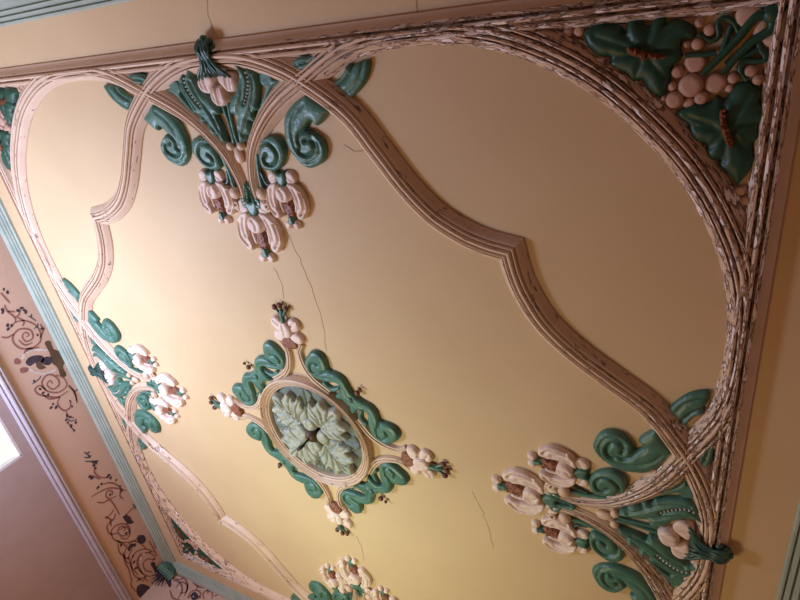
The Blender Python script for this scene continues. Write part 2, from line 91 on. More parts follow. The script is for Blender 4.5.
M['verdigris'] = mat('rosette leaf paint', (.46, .46, .36), .45, (.28, .33, .27), 26., bump=.3, bscale=45)
M['patina'] = mat('rosette ground paint', (.16, .20, .17), .5, (.12, .15, .13), 20., bump=.2)
M['boss'] = mat('boss iron', (.10, .055, .03), .5, bump=.2)
M['iron'] = mat('hook iron', (.02, .018, .016), .4)
M['bead'] = mat('white bead paint', (.75, .72, .66), .5)
M['cornice'] = mat('sage cornice paint', (.38, .44, .36), .42, (.30, .37, .30), 6., bump=.08)
M['rail'] = mat('lilac rail paint', (.45, .40, .43), .4, (.39, .34, .37), 8., bump=.05)
M['frieze'] = mat('frieze distemper', (.54, .37, .27), .65, (.48, .32, .23), 2.2, bump=.05)
M['wall'] = mat('mauve wall distemper', (.36, .27, .25), .7, (.33, .24, .22), 3., bump=.12, bscale=40)
M['rose'] = mat('rose scroll paint', (.24, .10, .085), .65, (.30, .14, .11), 30., bump=.02)
M['plum'] = mat('plum blossom paint', (.07, .045, .065), .6, (.03, .025, .035), 30., bump=.02)
M['teal'] = mat('teal sprig paint', (.09, .13, .125), .6, bump=.02)
M['umber'] = mat('umber scroll paint', (.13, .075, .04), .65, bump=.02)
M['crack'] = mat('crack soot', (.47, .33, .20), .9, bump=0)
M['floor'] = mat('oak floor', (.26, .14, .065), .4, (.18, .09, .04), 3., bump=.1)
M['frame'] = mat('window frame paint', (.62, .58, .52), .4)
pm = bpy.data.materials.new('daylit pane'); pm.use_nodes = True
pb = pm.node_tree.nodes['Principled BSDF']; pb.inputs['Base Color'].default_value = (.25, .25, .24, 1)
pb.inputs['Emission Color'].default_value = (1., .88, .74, 1); pb.inputs['Emission Strength'].default_value = .9
M['pane'] = pm

# ------------------------------------------------------------------ object helpers
def link(name, bm, m, parent=None, sharp=35, smooth=True):
    bmesh.ops.recalc_face_normals(bm, faces=bm.faces[:])
    me = bpy.data.meshes.new(name); bm.to_mesh(me); bm.free()
    for x in (m if isinstance(m, (list, tuple)) else [m]): me.materials.append(x)
    if smooth:
        me.polygons.foreach_set('use_smooth', [True] * len(me.polygons)); me.set_sharp_from_angle(angle=math.radians(sharp))
    o = bpy.data.objects.new(name, me); COL.objects.link(o)
    if parent: o.parent = parent
    return o
def tag(o, label, cat, group=None):
    o['label'] = label; o['category'] = cat
    if group: o['group'] = group
    return o
def struct(o): o['kind'] = 'structure'; return o
def empty(name, loc, rz=0):
    o = bpy.data.objects.new(name, None); COL.objects.link(o); o.location = loc; o.rotation_euler = (0, 0, rz); o.empty_display_size = .1
    return o
def copy_tree(o, parent=None):
    c = o.copy(); COL.objects.link(c)
    if parent: c.parent = parent
    for ch in list(o.children): copy_tree(ch, c)
    return c

# ------------------------------------------------------------------ curve helpers
def arr(p): return np.asarray(p, float)
def catmull(P, n=6, closed=False):
    P = np.asarray(P, float); k = len(P); out = []
    rng_ = range(k if closed else k - 1)
    for i in rng_:
        if closed: a, b, c, d = P[(i - 1) % k], P[i], P[(i + 1) % k], P[(i + 2) % k]
        else: a, b, c, d = P[max(i - 1, 0)], P[i], P[i + 1], P[min(i + 2, k - 1)]
        for j in range(n):
            t = j / n
            out.append(.5 * (2 * b + (c - a) * t + (2 * a - 5 * b + 4 * c - d) * t * t + (3 * b - a - 3 * c + d) * t ** 3))
    if not closed: out.append(P[-1])
    return np.array(out)
def resample(P, step, closed=False):
    P = np.asarray(P, float)
    Q = np.vstack([P, P[:1]]) if closed else P
    d = np.r_[0, np.cumsum(np.linalg.norm(np.diff(Q, axis=0), axis=1))]
    n = max(int(round(d[-1] / step)), 3)
    t = np.linspace(0, d[-1], n + 1)
    R = np.stack([np.interp(t, d, Q[:, i]) for i in range(Q.shape[1])], 1)
    return R[:-1] if closed else R
def inside(poly, P):
    x, y = P[:, 0][:, None], P[:, 1][:, None]
    a = poly; b = np.roll(poly, -1, 0)
    cond = ((a[:, 1] > y) != (b[:, 1] > y)) & (x < (b[:, 0] - a[:, 0]) * (y - a[:, 1]) / (b[:, 1] - a[:, 1] + 1e-15) + a[:, 0])
    return cond.sum(1) % 2 == 1
def segdist(P, A, closed=False):
    A = np.asarray(A, float); B = np.roll(A, -1, 0)
    if not closed: B = A[1:]; A = A[:-1]
    d = np.full(len(P), 1e9)
    for a, b in zip(A, B):
        ab = b - a; t = np.clip(((P - a) @ ab) / (ab @ ab + 1e-15), 0, 1)
        d = np.minimum(d, np.linalg.norm(P - a - t[:, None] * ab, axis=1))
    return d

def relief_bm(outline, h, edge, base=0., grooves=(), step=.008, rim=.35, sub=5, lift=None, bm=None, curve=True):
    """Low plaster relief: an outline domed downwards from the ceiling with carved grooves and an upright rim."""
    poly = catmull(outline, sub, True) if curve else np.asarray(outline, float)
    poly = resample(poly, step, True)
    lo, hi = poly.min(0), poly.max(0)
    gx, gy = np.meshgrid(np.arange(lo[0], hi[0], step), np.arange(lo[1], hi[1], step * .87))
    gx[1::2] += step * .5
    G = np.stack([gx.ravel(), gy.ravel()], 1)
    if len(G):
        G = G[inside(poly, G)]
    if len(G): G = G[segdist(G, poly, True) > step * .55]
    V = np.vstack([poly, G]) if len(G) else poly
    n = len(poly)
    r = delaunay_2d_cdt([Vector(p) for p in V], [(i, (i + 1) % n) for i in range(n)], [], 1, 1e-6)
    P = np.array([tuple(p) for p in r[0]])
    d = segdist(P, poly, True)
    t = np.clip(d / edge, 0, 1)
    z = base + h * (rim + (1 - rim) * np.sqrt(1 - (1 - t) ** 2))
    for g, dep, w in grooves:
        g = catmull(g, 5) if len(g) > 2 else np.asarray(g, float)
        z -= dep * np.exp(-(segdist(P, g) / w) ** 2)
    if lift is not None: z = z + lift(P)
    z = np.maximum(z, .001)
    own = bm is None
    if own: bm = bmesh.new()
    vs = [bm.verts.new((p[0], p[1], -q)) for p, q in zip(P, z)]
    cnt = {}
    for f in r[2]:
        if len(set(f)) < 3: continue
        try: bm.faces.new([vs[i] for i in f])
        except ValueError: continue
        for i in range(len(f)):
            e = (f[i], f[(i + 1) % len(f)]); cnt[tuple(sorted(e))] = cnt.get(tuple(sorted(e)), 0) + 1
    low = {}
    for (a, b), c in cnt.items():
        if c == 1:
            for i in (a, b):
                if i not in low: low[i] = bm.verts.new((P[i][0], P[i][1], -base * .98 if base else 0.))
            bm.faces.new([vs[a], vs[b], low[b], low[a]])
    return bm

def tuck(bm, off, lim, z):
    """let a moulding run into the straight frame instead of across it"""
    for v in bm.verts:
        for i in (0, 1):
            w = v.co[i] + off[i]
            if abs(w) > lim:
                v.co[i] = math.copysign(lim, w) - off[i]; v.co.z = max(v.co.z, -z)
    return bm
def sweep_bm(path, prof, closed=False, scale=None, bm=None, zoff=None):
    """Run a moulding profile (offset to the left of travel, drop) along a plan path, mitred at sharp corners."""
    P = np.asarray(path, float); k = len(P)
    if bm is None: bm = bmesh.new()
    uv = bm.loops.layers.uv.verify(); cum = np.r_[0, np.cumsum(np.linalg.norm(np.diff(np.vstack([P, P[:1]]), axis=0), axis=1))]
    pl = np.r_[0, np.cumsum(np.linalg.norm(np.diff(arr(prof), axis=0), axis=1))]
    rings = []
    for i in range(k):
        a = P[(i - 1) % k] if (closed or i > 0) else P[i]
        b = P[(i + 1) % k] if (closed or i < k - 1) else P[i]
        d1 = P[i] - a; d2 = b - P[i]
        if np.linalg.norm(d1) < 1e-9: d1 = d2
        if np.linalg.norm(d2) < 1e-9: d2 = d1
        d1 = d1 / np.linalg.norm(d1); d2 = d2 / np.linalg.norm(d2)
        n1 = np.array([-d1[1], d1[0]]); n2 = np.array([-d2[1], d2[0]])
        n = n1 + n2; n = n / (n @ n1 + 1e-9) if n @ n1 > .25 else n1
        s = scale[i] if scale is not None else 1.
        zo = zoff[i] if zoff is not None else 0.
        rings.append([bm.verts.new((*(P[i] + n * o * s), -h * s - zo)) for o, h in prof])
    for i in range(k if closed else k - 1):
        r1, r2 = rings[i], rings[(i + 1) % k]
        for j in range(len(prof) - 1):
            f = bm.faces.new([r1[j], r1[j + 1], r2[j + 1], r2[j]])
            for lp, q in zip(f.loops, ((cum[i], pl[j]), (cum[i], pl[j + 1]), (cum[i + 1], pl[j + 1]), (cum[i + 1], pl[j]))): lp[uv].uv = q
    if not closed:
        bm.faces.new(rings[0]); bm.faces.new(rings[-1][::-1])
    return bm
def tube_bm(path, rad, n=8, bm=None, flat=1.):
    P = np.asarray(path, float); k = len(P)
    if bm is None: bm = bmesh.new()
    rad = np.broadcast_to(np.asarray(rad, float), (k,)) if np.ndim(rad) == 0 else np.interp(np.linspace(0, 1, k), np.linspace(0, 1, len(rad)), rad)
    up = np.array([0, 0, 1.]); rings = []
    for i in range(k):
        t = P[min(i + 1, k - 1)] - P[max(i - 1, 0)]; t = t / (np.linalg.norm(t) + 1e-9)
        s = np.cross(t, up)
        if np.linalg.norm(s) < 1e-3: s = np.array([1., 0, 0])
        s = s / np.linalg.norm(s); w = np.cross(s, t)
        rings.append([bm.verts.new(tuple(P[i] + rad[i] * (math.cos(a) * s + flat * math.sin(a) * w))) for a in np.arange(n) * 2 * PI / n])
    for i in range(k - 1):
        for j in range(n): bm.faces.new([rings[i][j], rings[i][(j + 1) % n], rings[i + 1][(j + 1) % n], rings[i + 1][j]])
    bm.faces.new(rings[0][::-1]); bm.faces.new(rings[-1])
    return bm
def ball_bm(c, r, bm=None, seg=12):
    if bm is None: bm = bmesh.new()
    r = (r, r, r) if np.ndim(r) == 0 else r
    bmesh.ops.create_uvsphere(bm, u_segments=seg, v_segments=max(seg // 2, 5), radius=1., matrix=Matrix.Translation(c) @ Matrix.Diagonal((*r, 1)))
    return bm
def box_bm(lo, hi, bm=None):
    if bm is None: bm = bmesh.new()
    lo, hi = Vector(lo), Vector(hi); c = (lo + hi) / 2; s = hi - lo
    bmesh.ops.create_cube(bm, size=1., matrix=Matrix.Translation(c) @ Matrix.Diagonal((*s, 1)))
    return bm
def tri(p, z): return [(q[0], q[1], z) for q in p]

# ------------------------------------------------------------------ the room
W = WALL * S; T_ = .22
struct(link('floor', box_bm((-W - T_, -W - T_, -.12), (W + T_, W + T_, 0)), M['floor'], smooth=False))
ceil = struct(link('ceiling', box_bm((-W - T_, -W - T_, HC), (W + T_, W + T_, HC + .2)), M['ceil'], smooth=False))
win_v0, win_v1 = -.95 * S, .2350 * S
win_z1, win_z0 = HC - .3150 * S, HC - 1.22 * S
bm = box_bm((-W - T_, -W - T_, 0), (-W, W + T_, win_z0))
box_bm((-W - T_, -W - T_, win_z1), (-W, W + T_, HC), bm)
box_bm((-W - T_, -W - T_, win_z0), (-W, win_v0, win_z1), bm)
box_bm((-W - T_, win_v1, win_z0), (-W, W + T_, win_z1), bm)
RAIL = HC - .236 * S
def wall_mats(o):
    """frieze paint above the picture rail, mauve wall paint below it"""
    m = M['wall'].copy(); m.name = 'wall with frieze'
    nt = m.node_tree; b = nt.nodes['Principled BSDF']
    src = b.inputs['Base Color'].links[0].from_socket
    geo = nt.nodes.new('ShaderNodeNewGeometry'); sp = nt.nodes.new('ShaderNodeSeparateXYZ'); nt.links.new(geo.outputs['Position'], sp.inputs[0])
    gt = nt.nodes.new('ShaderNodeMath'); gt.operation = 'GREATER_THAN'; gt.inputs[1].default_value = RAIL - .03; nt.links.new(sp.outputs[2], gt.inputs[0])
    mx = nt.nodes.new('ShaderNodeMix'); mx.data_type = 'RGBA'; nt.links.new(gt.outputs[0], mx.inputs[0]); nt.links.new(src, mx.inputs[6]); mx.inputs[7].default_value = (.56, .39, .29, 1)
    nt.links.new(mx.outputs[2], b.inputs['Base Color'])
    return m
WM = wall_mats(None)
wall_left = struct(link('wall_left', bm, WM, smooth=False))
wall_front = struct(link('wall_front', box_bm((-W, W, 0), (W, W + T_, HC)), WM, smooth=False))
wall_right = struct(link('wall_right', box_bm((W, -W - T_, 0), (W + T_, W + T_, HC)), WM, smooth=False))
wall_back = struct(link('wall_back', box_bm((-W, -W - T_, 0), (W, -W, HC)), WM, smooth=False))
# window in the left wall
win = empty('window_1', (-W, (win_v0 + win_v1) / 2, win_z0)); win['kind'] = 'structure'
hw = (win_v1 - win_v0) / 2; hh = win_z1 - win_z0
bm = bmesh.new(); fr = .012
box_bm((-.10, -hw, 0), (-.02, -hw + fr, hh), bm); box_bm((-.10, hw - fr, 0), (-.02, hw, hh), bm)
box_bm((-.10, -hw, hh - fr), (-.02, hw, hh), bm); box_bm((-.10, -hw, 0), (-.02, hw, fr), bm)
box_bm((-.09, -.03, 0), (-.05, .03, hh), bm)
struct(link('window_frame', bm, M['frame'], win, smooth=False))
struct(link('window_pane', box_bm((-.075, -hw + fr, fr), (-.07, hw - fr, hh - fr)), M['pane'], win, smooth=False))
# sage cornice between ceiling and walls, four lengths mitred
cp = [(0, 0), (0, .020), (.006, .026), (.016, .027), (.019, .014), (.024, .016), (.030, .034), (.044, .037), (.048, .022), (.053, .024), (.060, .044), (.074, .048), (.079, .034), (.084, .036), (.092, .056), (.112, .062), (.131, .066), (.131, 0)]
G0 = 1.188 * S
def strip_run(name, a, b, nrm, prof, m, z):
    bm = bmesh.new(); a, b, nrm = arr(a), arr(b), arr(nrm); d = (b - a) / np.linalg.norm(b - a); rows = []
    for P, sg in ((a, -1), (b, 1)):
        rows.append([bm.verts.new((*(P + nrm * o + d * sg * o), z - h)) for o, h in prof])
    for j in range(len(prof) - 1): bm.faces.new([rows[0][j], rows[0][j + 1], rows[1][j + 1], rows[1][j]])
    bm.faces.new(rows[0]); bm.faces.new(rows[1][::-1])
    return struct(link(name, bm, m, sharp=25))
sides = [((-G0, -G0), (G0, -G0), (0, -1)), ((G0, -G0), (G0, G0), (1, 0)), ((G0, G0), (-G0, G0), (0, 1)), ((-G0, G0), (-G0, -G0), (-1, 0))]
for i, (a, b, n) in enumerate(sides): strip_run('trim_%d' % (i + 1), a, b, n, cp, M['cornice'], HC)
# lilac picture rail on the walls under the frieze
rp = [(0, .095), (-.022, .092), (-.030, .080), (-.020, .072), (-.026, .066), (-.044, .054), (-.046, .042), (-.030, .036), (-.034, .028), (-.040, .014), (-.034, .002), (0, 0)]
sides = [((-W, -W), (W, -W), (0, -1)), ((W, -W), (W, W), (1, 0)), ((W, W), (-W, W), (0, 1)), ((-W, W), (-W, -W), (-1, 0))]
for i, (a, b, n) in enumerate(sides): strip_run('trim_%d' % (i + 5), a, b, n, rp, M['rail'], RAIL)

# hairline cracks in the ceiling plaster
def crack(pts, w):
    P = resample(catmull(arr(pts) * S, 6), .03); P[1:-1] += rng.normal(0, .004, P[1:-1].shape)
    o = link('crack', sweep_bm(P, [(-w, 0), (-w, .0012), (w, .0012), (w, 0)]), M['crack'], ceil, smooth=False)
    o.location = (0, 0, HC); struct(o)

# ------------------------------------------------------------------ mouldings
hwR = .031 * S
rib = [(-1, 0), (-.98, .008), (-.86, .018), (-.72, .030), (-.60, .039), (-.53, .042), (-.50, .028), (-.445, .028), (-.41, .046), (-.33, .051), (-.26, .047), (-.225, .030), (-.17, .030), (-.135, .050), (-.06, .056), (0, .057)]
rib = [(a * hwR, h) for a, h in rib]; rib = rib + [(-a, h) for a, h in rib[-2::-1]]
q8 = [(0, 1.057), (.08, 1.052), (.158, 1.031), (.235, .995), (.33, .926), (.387, .85), (.438, .778), (.495, .718), (.555, .681), (.605, .662), (.652, .652)]
seg = catmull(arr(q8), 8)                                   # apex -> cusp, x right, y outwards
def rot(p, k):
    c, s = [(1, 0), (0, 1), (-1, 0), (0, -1)][k % 4]
    p = arr(p); return np.stack([p[:, 0] * c - p[:, 1] * s, p[:, 0] * s + p[:, 1] * c], 1)
up = np.stack([seg[:, 0], -seg[:, 1]], 1)                   # plan (u, v): top edge, apex -> right cusp
half2 = np.stack([-up[:, 1], -up[:, 0]], 1)[::-1]           # mirrored in the diagonal: cusp -> right apex
quarter = np.vstack([up, half2[1:-1]])
quat = np.vstack([rot(quarter, k) for k in range(4)]) * S
qm = link('quatrefoil_moulding', tuck(sweep_bm(quat, rib, True), (0, 0), 1.060 * S, .040), M['lobe_rib'], sharp=28)
qm.location.z = HC - .0006
tag(qm, 'large four-lobed reeded plaster moulding with pointed cusps around the rosette', 'moulding')
p8 = [(.047, .722), (.036, .716), (.024, .727), (.020, .755), (.024, .79), (.044, .845), (.087, .90), (.150, .951), (.235, .995), (.35, 1.047), (.455, 1.064), (.56, 1.062), (.655, 1.044), (.748, 1.006), (.828, .956)]
pd = (.8955, .8955)
ph = arr(p8); full = np.vstack([ph, [pd], ph[::-1, ::-1]])   # symmetrical in the diagonal
pet = catmull(np.stack([full[:, 0], -full[:, 1]], 1), 7) * S
dl = np.r_[0, np.cumsum(np.linalg.norm(np.diff(pet, axis=0), axis=1))]; dl = np.minimum(dl, dl[-1] - dl) / S
psc = np.interp(dl, [0, .03, .09, .2, .33, .36], [.30, .45, .56, .74, .98, 1])
plabels = ['peeling petal-shaped plaster moulding curving round the corner with the full grape ornament',
           'petal-shaped plaster moulding at lower right corner, only one tail of it showing',
           'petal-shaped plaster moulding in the corner beside the frieze, above the green corner leaf boss',
           'petal-shaped plaster moulding in the bright corner above the window, left of the top lily spray']
pcentre = arr((.6, -.6)) * S
bm = tuck(sweep_bm(pet - pcentre, rib, False, psc), pcentre, 1.060 * S, .040)
pm0 = link('petal_moulding', bm, M['rib'], sharp=28)
for k in range(4):
    o = pm0 if k == 0 else pm0.copy()
    if k: COL.objects.link(o)
    c = rot([pcentre], k)[0]; o.location = (c[0], c[1], HC - .0006); o.rotation_euler = (0, 0, k * PI / 2)
    tag(o, plabels[k], 'moulding', 'petal mouldings in the ceiling corners')
fp = [(-.0755, 0), (-.0755, .009), (-.068, .013), (-.058, .021), (-.048, .033), (-.040, .047), (-.031, .054), (-.029, .022), (-.021, .018), (-.018, .044), (-.010, .050), (-.002, .046), (.001, .022), (.008, .022), (.011, .046), (.020, .050), (.027, .042), (.031, .022), (.040, .006), (.046, 0)]
F0 = (1.087 - .0755 / S) * S
fr_path = arr([(-F0, -F0), (F0, -F0), (F0, F0), (-F0, F0)])
bm = bmesh.new()
fr_path = np.vstack([np.linspace(fr_path[q], fr_path[(q + 1) % 4], 40, endpoint=False) for q in range(4)])
sweep_bm(fr_path, fp, True, bm=bm)
fm = link('square_frame_moulding', bm, M['frame_rib'], sharp=28); fm.location.z = HC - .0006
tag(fm, 'straight reeded plaster frame running round the whole ceiling panel, flaking at its right side', 'moulding')

# ------------------------------------------------------------------ lily sprays
def tl(name, y0):            # traced outline -> metres in the spray's own frame
    p = arr(DATA[name]); return np.stack([p[:, 0], -(p[:, 1] - y0)], 1) * S
def mir(p, m): p = arr(p).copy(); p[:, 0] *= m; return p
def lily(parent, x, y, L, m=1, y0=.8, name='lily_flower'):
    """nodding lily: base at (x, y), tip towards the centre of the ceiling"""
    f = empty(name, (x * S, -(y - y0) * S, 0)); f.parent = parent
    k = L * S
    def P(pts): return np.stack([arr(pts)[:, 0] * k * m, -arr(pts)[:, 1] * k], 1)
    bm = relief_bm(P([(-.10, .10), (.0, .06), (.10, .10), (.13, -.02), (.08, -.14), (.0, -.2), (-.08, -.14), (-.13, -.02)]), .034, .02, step=.006)
    link('calyx', bm, M['green'], f, 60)
    for s in (-1, 1):
        bm = relief_bm(P([(s * .10, .02), (s * .17, .10), (s * .29, .06), (s * .32, -.06), (s * .25, -.17), (s * .12, -.14)]), .026, .02, step=.006, grooves=[(P([(s * .14, -.02), (s * .26, -.08)]), .006, .006)])
        link('sepal', bm, M['pink'], f, 60)
        w = [(s * .11, -.13), (s * .22, -.12), (s * .34, -.19), (s * .42, -.30), (s * .47, -.45), (s * .465, -.60), (s * .40, -.70), (s * .33, -.79), (s * .23, -.80), (s * .19, -.70), (s * .235, -.56), (s * .22, -.42), (s * .18, -.27)]
        g = [(P([(s * .38, -.30), (s * .41, -.46), (s * .39, -.60), (s * .30, -.70)]), .016, .007), (P([(s * .24, -.22), (s * .30, -.40), (s * .29, -.55)]), .009, .008)]
        link('petal', relief_bm(P(w), .038, .014, grooves=g, step=.0055, rim=.6), M['pink'], f, 60)
        w = [(s * .14, -.40), (s * .20, -.46), (s * .205, -.58), (s * .17, -.70), (s * .12, -.66), (s * .14, -.54)]
        link('inner_petal', relief_bm(P(w), .020, .012, step=.0055, rim=.4), M['pink'], f, 60)
    bm = relief_bm(P([(-.0, -.17), (.09, -.19), (.15, -.28), (.145, -.38), (.07, -.46), (-.01, -.47), (-.09, -.45), (-.15, -.37), (-.15, -.27), (-.09, -.19)]), .054, .020, step=.006, rim=.6, grooves=[(P([(-.03, -.22), (.03, -.30), (.02, -.40)]), .010, .007)])
    link('petal', bm, M['pink'], f, 60)
    bm = relief_bm(P([(-.03, -.44), (.05, -.45), (.10, -.54), (.12, -.66), (.07, -.78), (-.01, -.82), (-.08, -.76), (-.12, -.64), (-.10, -.52)]), .026, .02, step=.006, rim=.3)
    for j in range(16):
        a = random.uniform(-.09, .09); b = random.uniform(-.76, -.50); ball_bm((a * k * m, b * -k, -.024), random.uniform(.004, .0075), bm, 6)
    link('throat', bm, M['throat'], f, 60)
    bm = relief_bm(P([(-.04, -.74), (.05, -.74), (.07, -.84), (.10, -.90), (.0, -.93), (-.10, -.90), (-.06, -.84)]), .034, .014, step=.006)
    link('pistil', bm, M['green'], f, 60)
    bm = bmesh.new()
    for s in (-1, 1): relief_bm(P([(s * .02, -.86), (s * .10, -.85), (s * .17, -.91), (s * .15, -1.0), (s * .07, -1.02), (s * .02, -.95)]), .028, .014, step=.006, bm=bm)
    link('stigma', bm, M['pink'], f, 60)
    return f

Y0 = .80
spray = empty('ceiling_lily_spray', (0, -Y0 * S, HC))
def tw(name): return tl(name, Y0)
for m in (1, -1):
    def mm(n): return mir(tw(n), m)
    o = link('scroll_leaf', relief_bm(mm('scroll_big'), .042, .045, step=.008, rim=.45,
        grooves=[(mm('scroll_big_g'), .020, .009), (mm('scroll_big_g2'), .009, .008), (mm('scroll_big_g3'), .008, .009)]), M['green'], spray, 50)
    link('scroll_leaf', relief_bm(mm('scroll_small'), .038, .038, step=.007, rim=.45, grooves=[(mm('scroll_small_g'), .020, .008)]), M['green'], spray, 50)
    link('leaf_tip', relief_bm(mm('leaf_end'), .030, .03, step=.008, rim=.45, grooves=[(mm('leaf_end_g'), .016, .008), (mm('leaf_end_g2'), .008, .007)]), M['green'], spray, 50)
    link('leaf_tip', relief_bm(mm('spandrel') + arr((0, .012 * S)), .050, .02, step=.007, rim=.6, grooves=[(mm('spandrel_g') + arr((0, .012 * S)), .012, .007)]), M['green'], spray, 50)
    b = link('acanthus_leaf', relief_bm(mm('blade'), .046, .034, step=.007, rim=.35,
        grooves=[(mm('blade_g'), .024, .009), (mm('blade_g2'), .010, .007), (mm('blade_g3'), .010, .008)]), M['green'], spray, 50)
    bmb = bmesh.new()
    bl = resample(catmull(mm('blade_g'), 6), .021)
    for p in bl[2:]: ball_bm((p[0], p[1], -.034), (.0065, .0065, .008), bmb, 6)
    link('bead_row', bmb, M['bead'], b, 60)
    link('hooked_leaf', relief_bm(mm('hook'), .026, .014, step=.006, rim=.5, sub=4), M['green'], spray, 50)
    # furled stalk leaf behind each tail and its stem to the outer lily
    st = catmull(arr([(m * .055, .80), (m * .062, .775), (m * .078, .77), (m * .1, .785), (m * .114, .795)]), 6)
    link('flower_stalk', tube_bm(tri(np.stack([st[:, 0], -(st[:, 1] - Y0)], 1) * S, -.012), .009), M['spring'], spray, 60)
    st = catmull(arr([(m * .060, .855), (m * .048, .80), (m * .046, .76)]), 6)
    link('stem', tube_bm(tri(np.stack([st[:, 0], -(st[:, 1] - Y0)], 1) * S, -.012), .012), M['green'], spray, 60)
    # curl where the tail of a petal moulding ends
    bm = ball_bm((m * .044 * S, -(.748 - Y0) * S, -.022), (.036, .036, .026), None, 14)
    link('tail_ball', bm, M['rib'], spray, 60)
    bmx = bmesh.new()
    th = np.linspace(0, 2.2 * PI * 1.2, 34); rr = .006 + .020 * th / th[-1]
    cx, cy = m * .050 * S, -(.716 - Y0) * S
    tube_bm(np.stack([cx + m * rr * np.cos(th), cy + rr * np.sin(th), np.full_like(th, -.018) - .010 * (1 - th / th[-1])], 1), .0085, 7, bmx)
    link('tail_volute', bmx, M['rib'], spray, 60)
    # green sheath leaves at the base of the middle lily
    link('sheath_leaf', relief_bm(np.stack([arr([m * .001, m * .012, m * .016, m * .026, m * .034, m * .030, m * .018, m * .006]), arr([.772, .765, .742, .738, .726, .712, .708, .722])], 1) * arr((S, -S)) + arr((0, Y0 * S)), .030, .014, step=.006, grooves=[(np.stack([arr([m * .006, m * .014, m * .024]), arr([.76, .73, .722])], 1) * arr((S, -S)) + arr((0, Y0 * S)), .014, .006)]), M['green'], spray, 50)
    bd = mir(tw('bud_r'), m); c = bd.mean(0)
    link('bud', relief_bm(bd, .044, .026, step=.006, rim=.4, grooves=[([c + (m * .004, -.045), c + (-m * .006, .03)], .010, .008), ([c + (m * .028, -.03), c + (m * .016, .03)], .008, .006)]), M['pink'], spray, 60)
bd = tw('bud_b'); bd[:, 0] -= bd[:, 0].mean(); c = bd.mean(0)
link('bud', relief_bm(bd, .060, .026, step=.006, rim=.4, grooves=[([c + (0, -.045), c + (0, .04)], .014, .007), ([c + (.024, -.03), c + (.018, .03)], .008, .006), ([c + (-.024, -.03), c + (-.018, .03)], .008, .006)]), M['pink'], spray, 60)
bm = bmesh.new()
for s in (-1, 1):
    st = catmull(arr([(s * .010, .965), (s * .006, .93), (s * .004, .89), (s * .008, .862)]), 6)
    tube_bm(tri(np.stack([st[:, 0], -(st[:, 1] - Y0)], 1) * S, -.010), .0105, 8, bm)
link('bud_stem', bm, M['green'], spray, 60)
bm = bmesh.new()
for s in (-1, 1): ball_bm((s * .017 * S, -(.862 - Y0) * S, -.018), (.026, .024, .02), bm, 12)
ball_bm((0, -(.838 - Y0) * S, -.014), (.03, .045, .016), bm, 12)
link('bracket', bm, M['rib'], spray, 60)
# knob: sheaf of strands gathered over the frame into a dark bulb
bm = bmesh.new()
for i in range(9):
    a = (i - 4) / 4.; w = .003 * math.sin(i * 2.4)
    pts = catmull(arr([(a * .006, 1.090, -.010), (a * .014, 1.086, -.022 - w), (a * .016, 1.074, -.029 + w), (a * .014, 1.058, -.027), (a * .021 + w, 1.040, -.025 - w), (a * .040, 1.026 - abs(a) * .004, -.021), (a * .054 + w, 1.016 - abs(a) * .012, -.010)]), 6)
    pts = np.stack([pts[:, 0], -(pts[:, 1] - Y0), pts[:, 2]], 1) * S
    tube_bm(pts, [.008, .011, .010, .0085, .0085, .009, .004], 8, bm)
link('knob', bm, M['spring'], spray, 60)
bm = ball_bm((0, -(1.076 - Y0) * S, -.040), (.036, .038, .024), None, 14)
for x, y in ((-.013, 1.086), (.013, 1.086), (0, 1.092), (-.019, 1.072), (.019, 1.072)): ball_bm((x * S, -(y - Y0) * S, -.036), .021, bm, 10)
link('bulb', bm, M['spring'], spray, 60)
lily(spray, 0, .718, .152)
for m in (1, -1): lily(spray, m * .114, .792, .128, m)
slabels = ['green and pink plaster lily spray on the upper side, its knob touching the shaded frame',
           'dark green lily spray on the flaking right side of the panel, with three buds',
           'plaster lily spray at the bottom edge of the photo, mostly cut off',
           'bright turquoise lily spray on the window side, next to the painted frieze']
for k in range(4):
    o = spray if k == 0 else copy_tree(spray)
    c = rot([(0, -Y0 * S)], k)[0]; o.location = (c[0], c[1], HC - .0006); o.rotation_euler = (0, 0, k * PI / 2)
    tag(o, slabels[k], 'plaster ornament', 'lily sprays at the middle of each side')

# ------------------------------------------------------------------ grape ornaments in the corners
c0 = arr((.93, -.93))
grape = empty('ceiling_grape_ornament', (*(c0 * S), HC))
def cl(n): return (arr(DATA[n]) - c0) * S
def grow(a, b, dep=.012, w=.008): return ([a, b], dep, w)
for n, pod, ax in (('grape_leaf_a', 'pod_a', 0), ('grape_leaf_b', 'pod_b', 1)):
    p = cl(n); q = cl(pod); ctr = q.mean(0)
    gr = []
    qa, qb = (q[0] + q[1]) / 2, (q[4] + q[5]) / 2
    far = p[np.argmax(np.linalg.norm(p - qb, axis=1))]
    d = np.linalg.norm(np.roll(p, 1, 0) + np.roll(p, -1, 0) - 2 * p, axis=1)
    for i in range(len(p)):
        if i % 4 == 0: gr.append(([ctr + (p[i] - ctr) * .25, ctr + (p[i] - ctr) * .8], .007, .008))
    lf = link('grape_leaf', relief_bm(p, .040, .05, step=.009, rim=.35, sub=3, grooves=gr), M['green_dark'], grape, 50)
    bm = relief_bm(q, .020, .012, base=.034, step=.006)
    for j in range(12):
        t = (j + .5) / 12; c = qa * (1 - t) + qb * t + rng.normal(0, .006, 2); ball_bm((c[0], c[1], -.053), .007, bm, 6)
    link('seed_pod', bm, M['rust'], lf, 60)
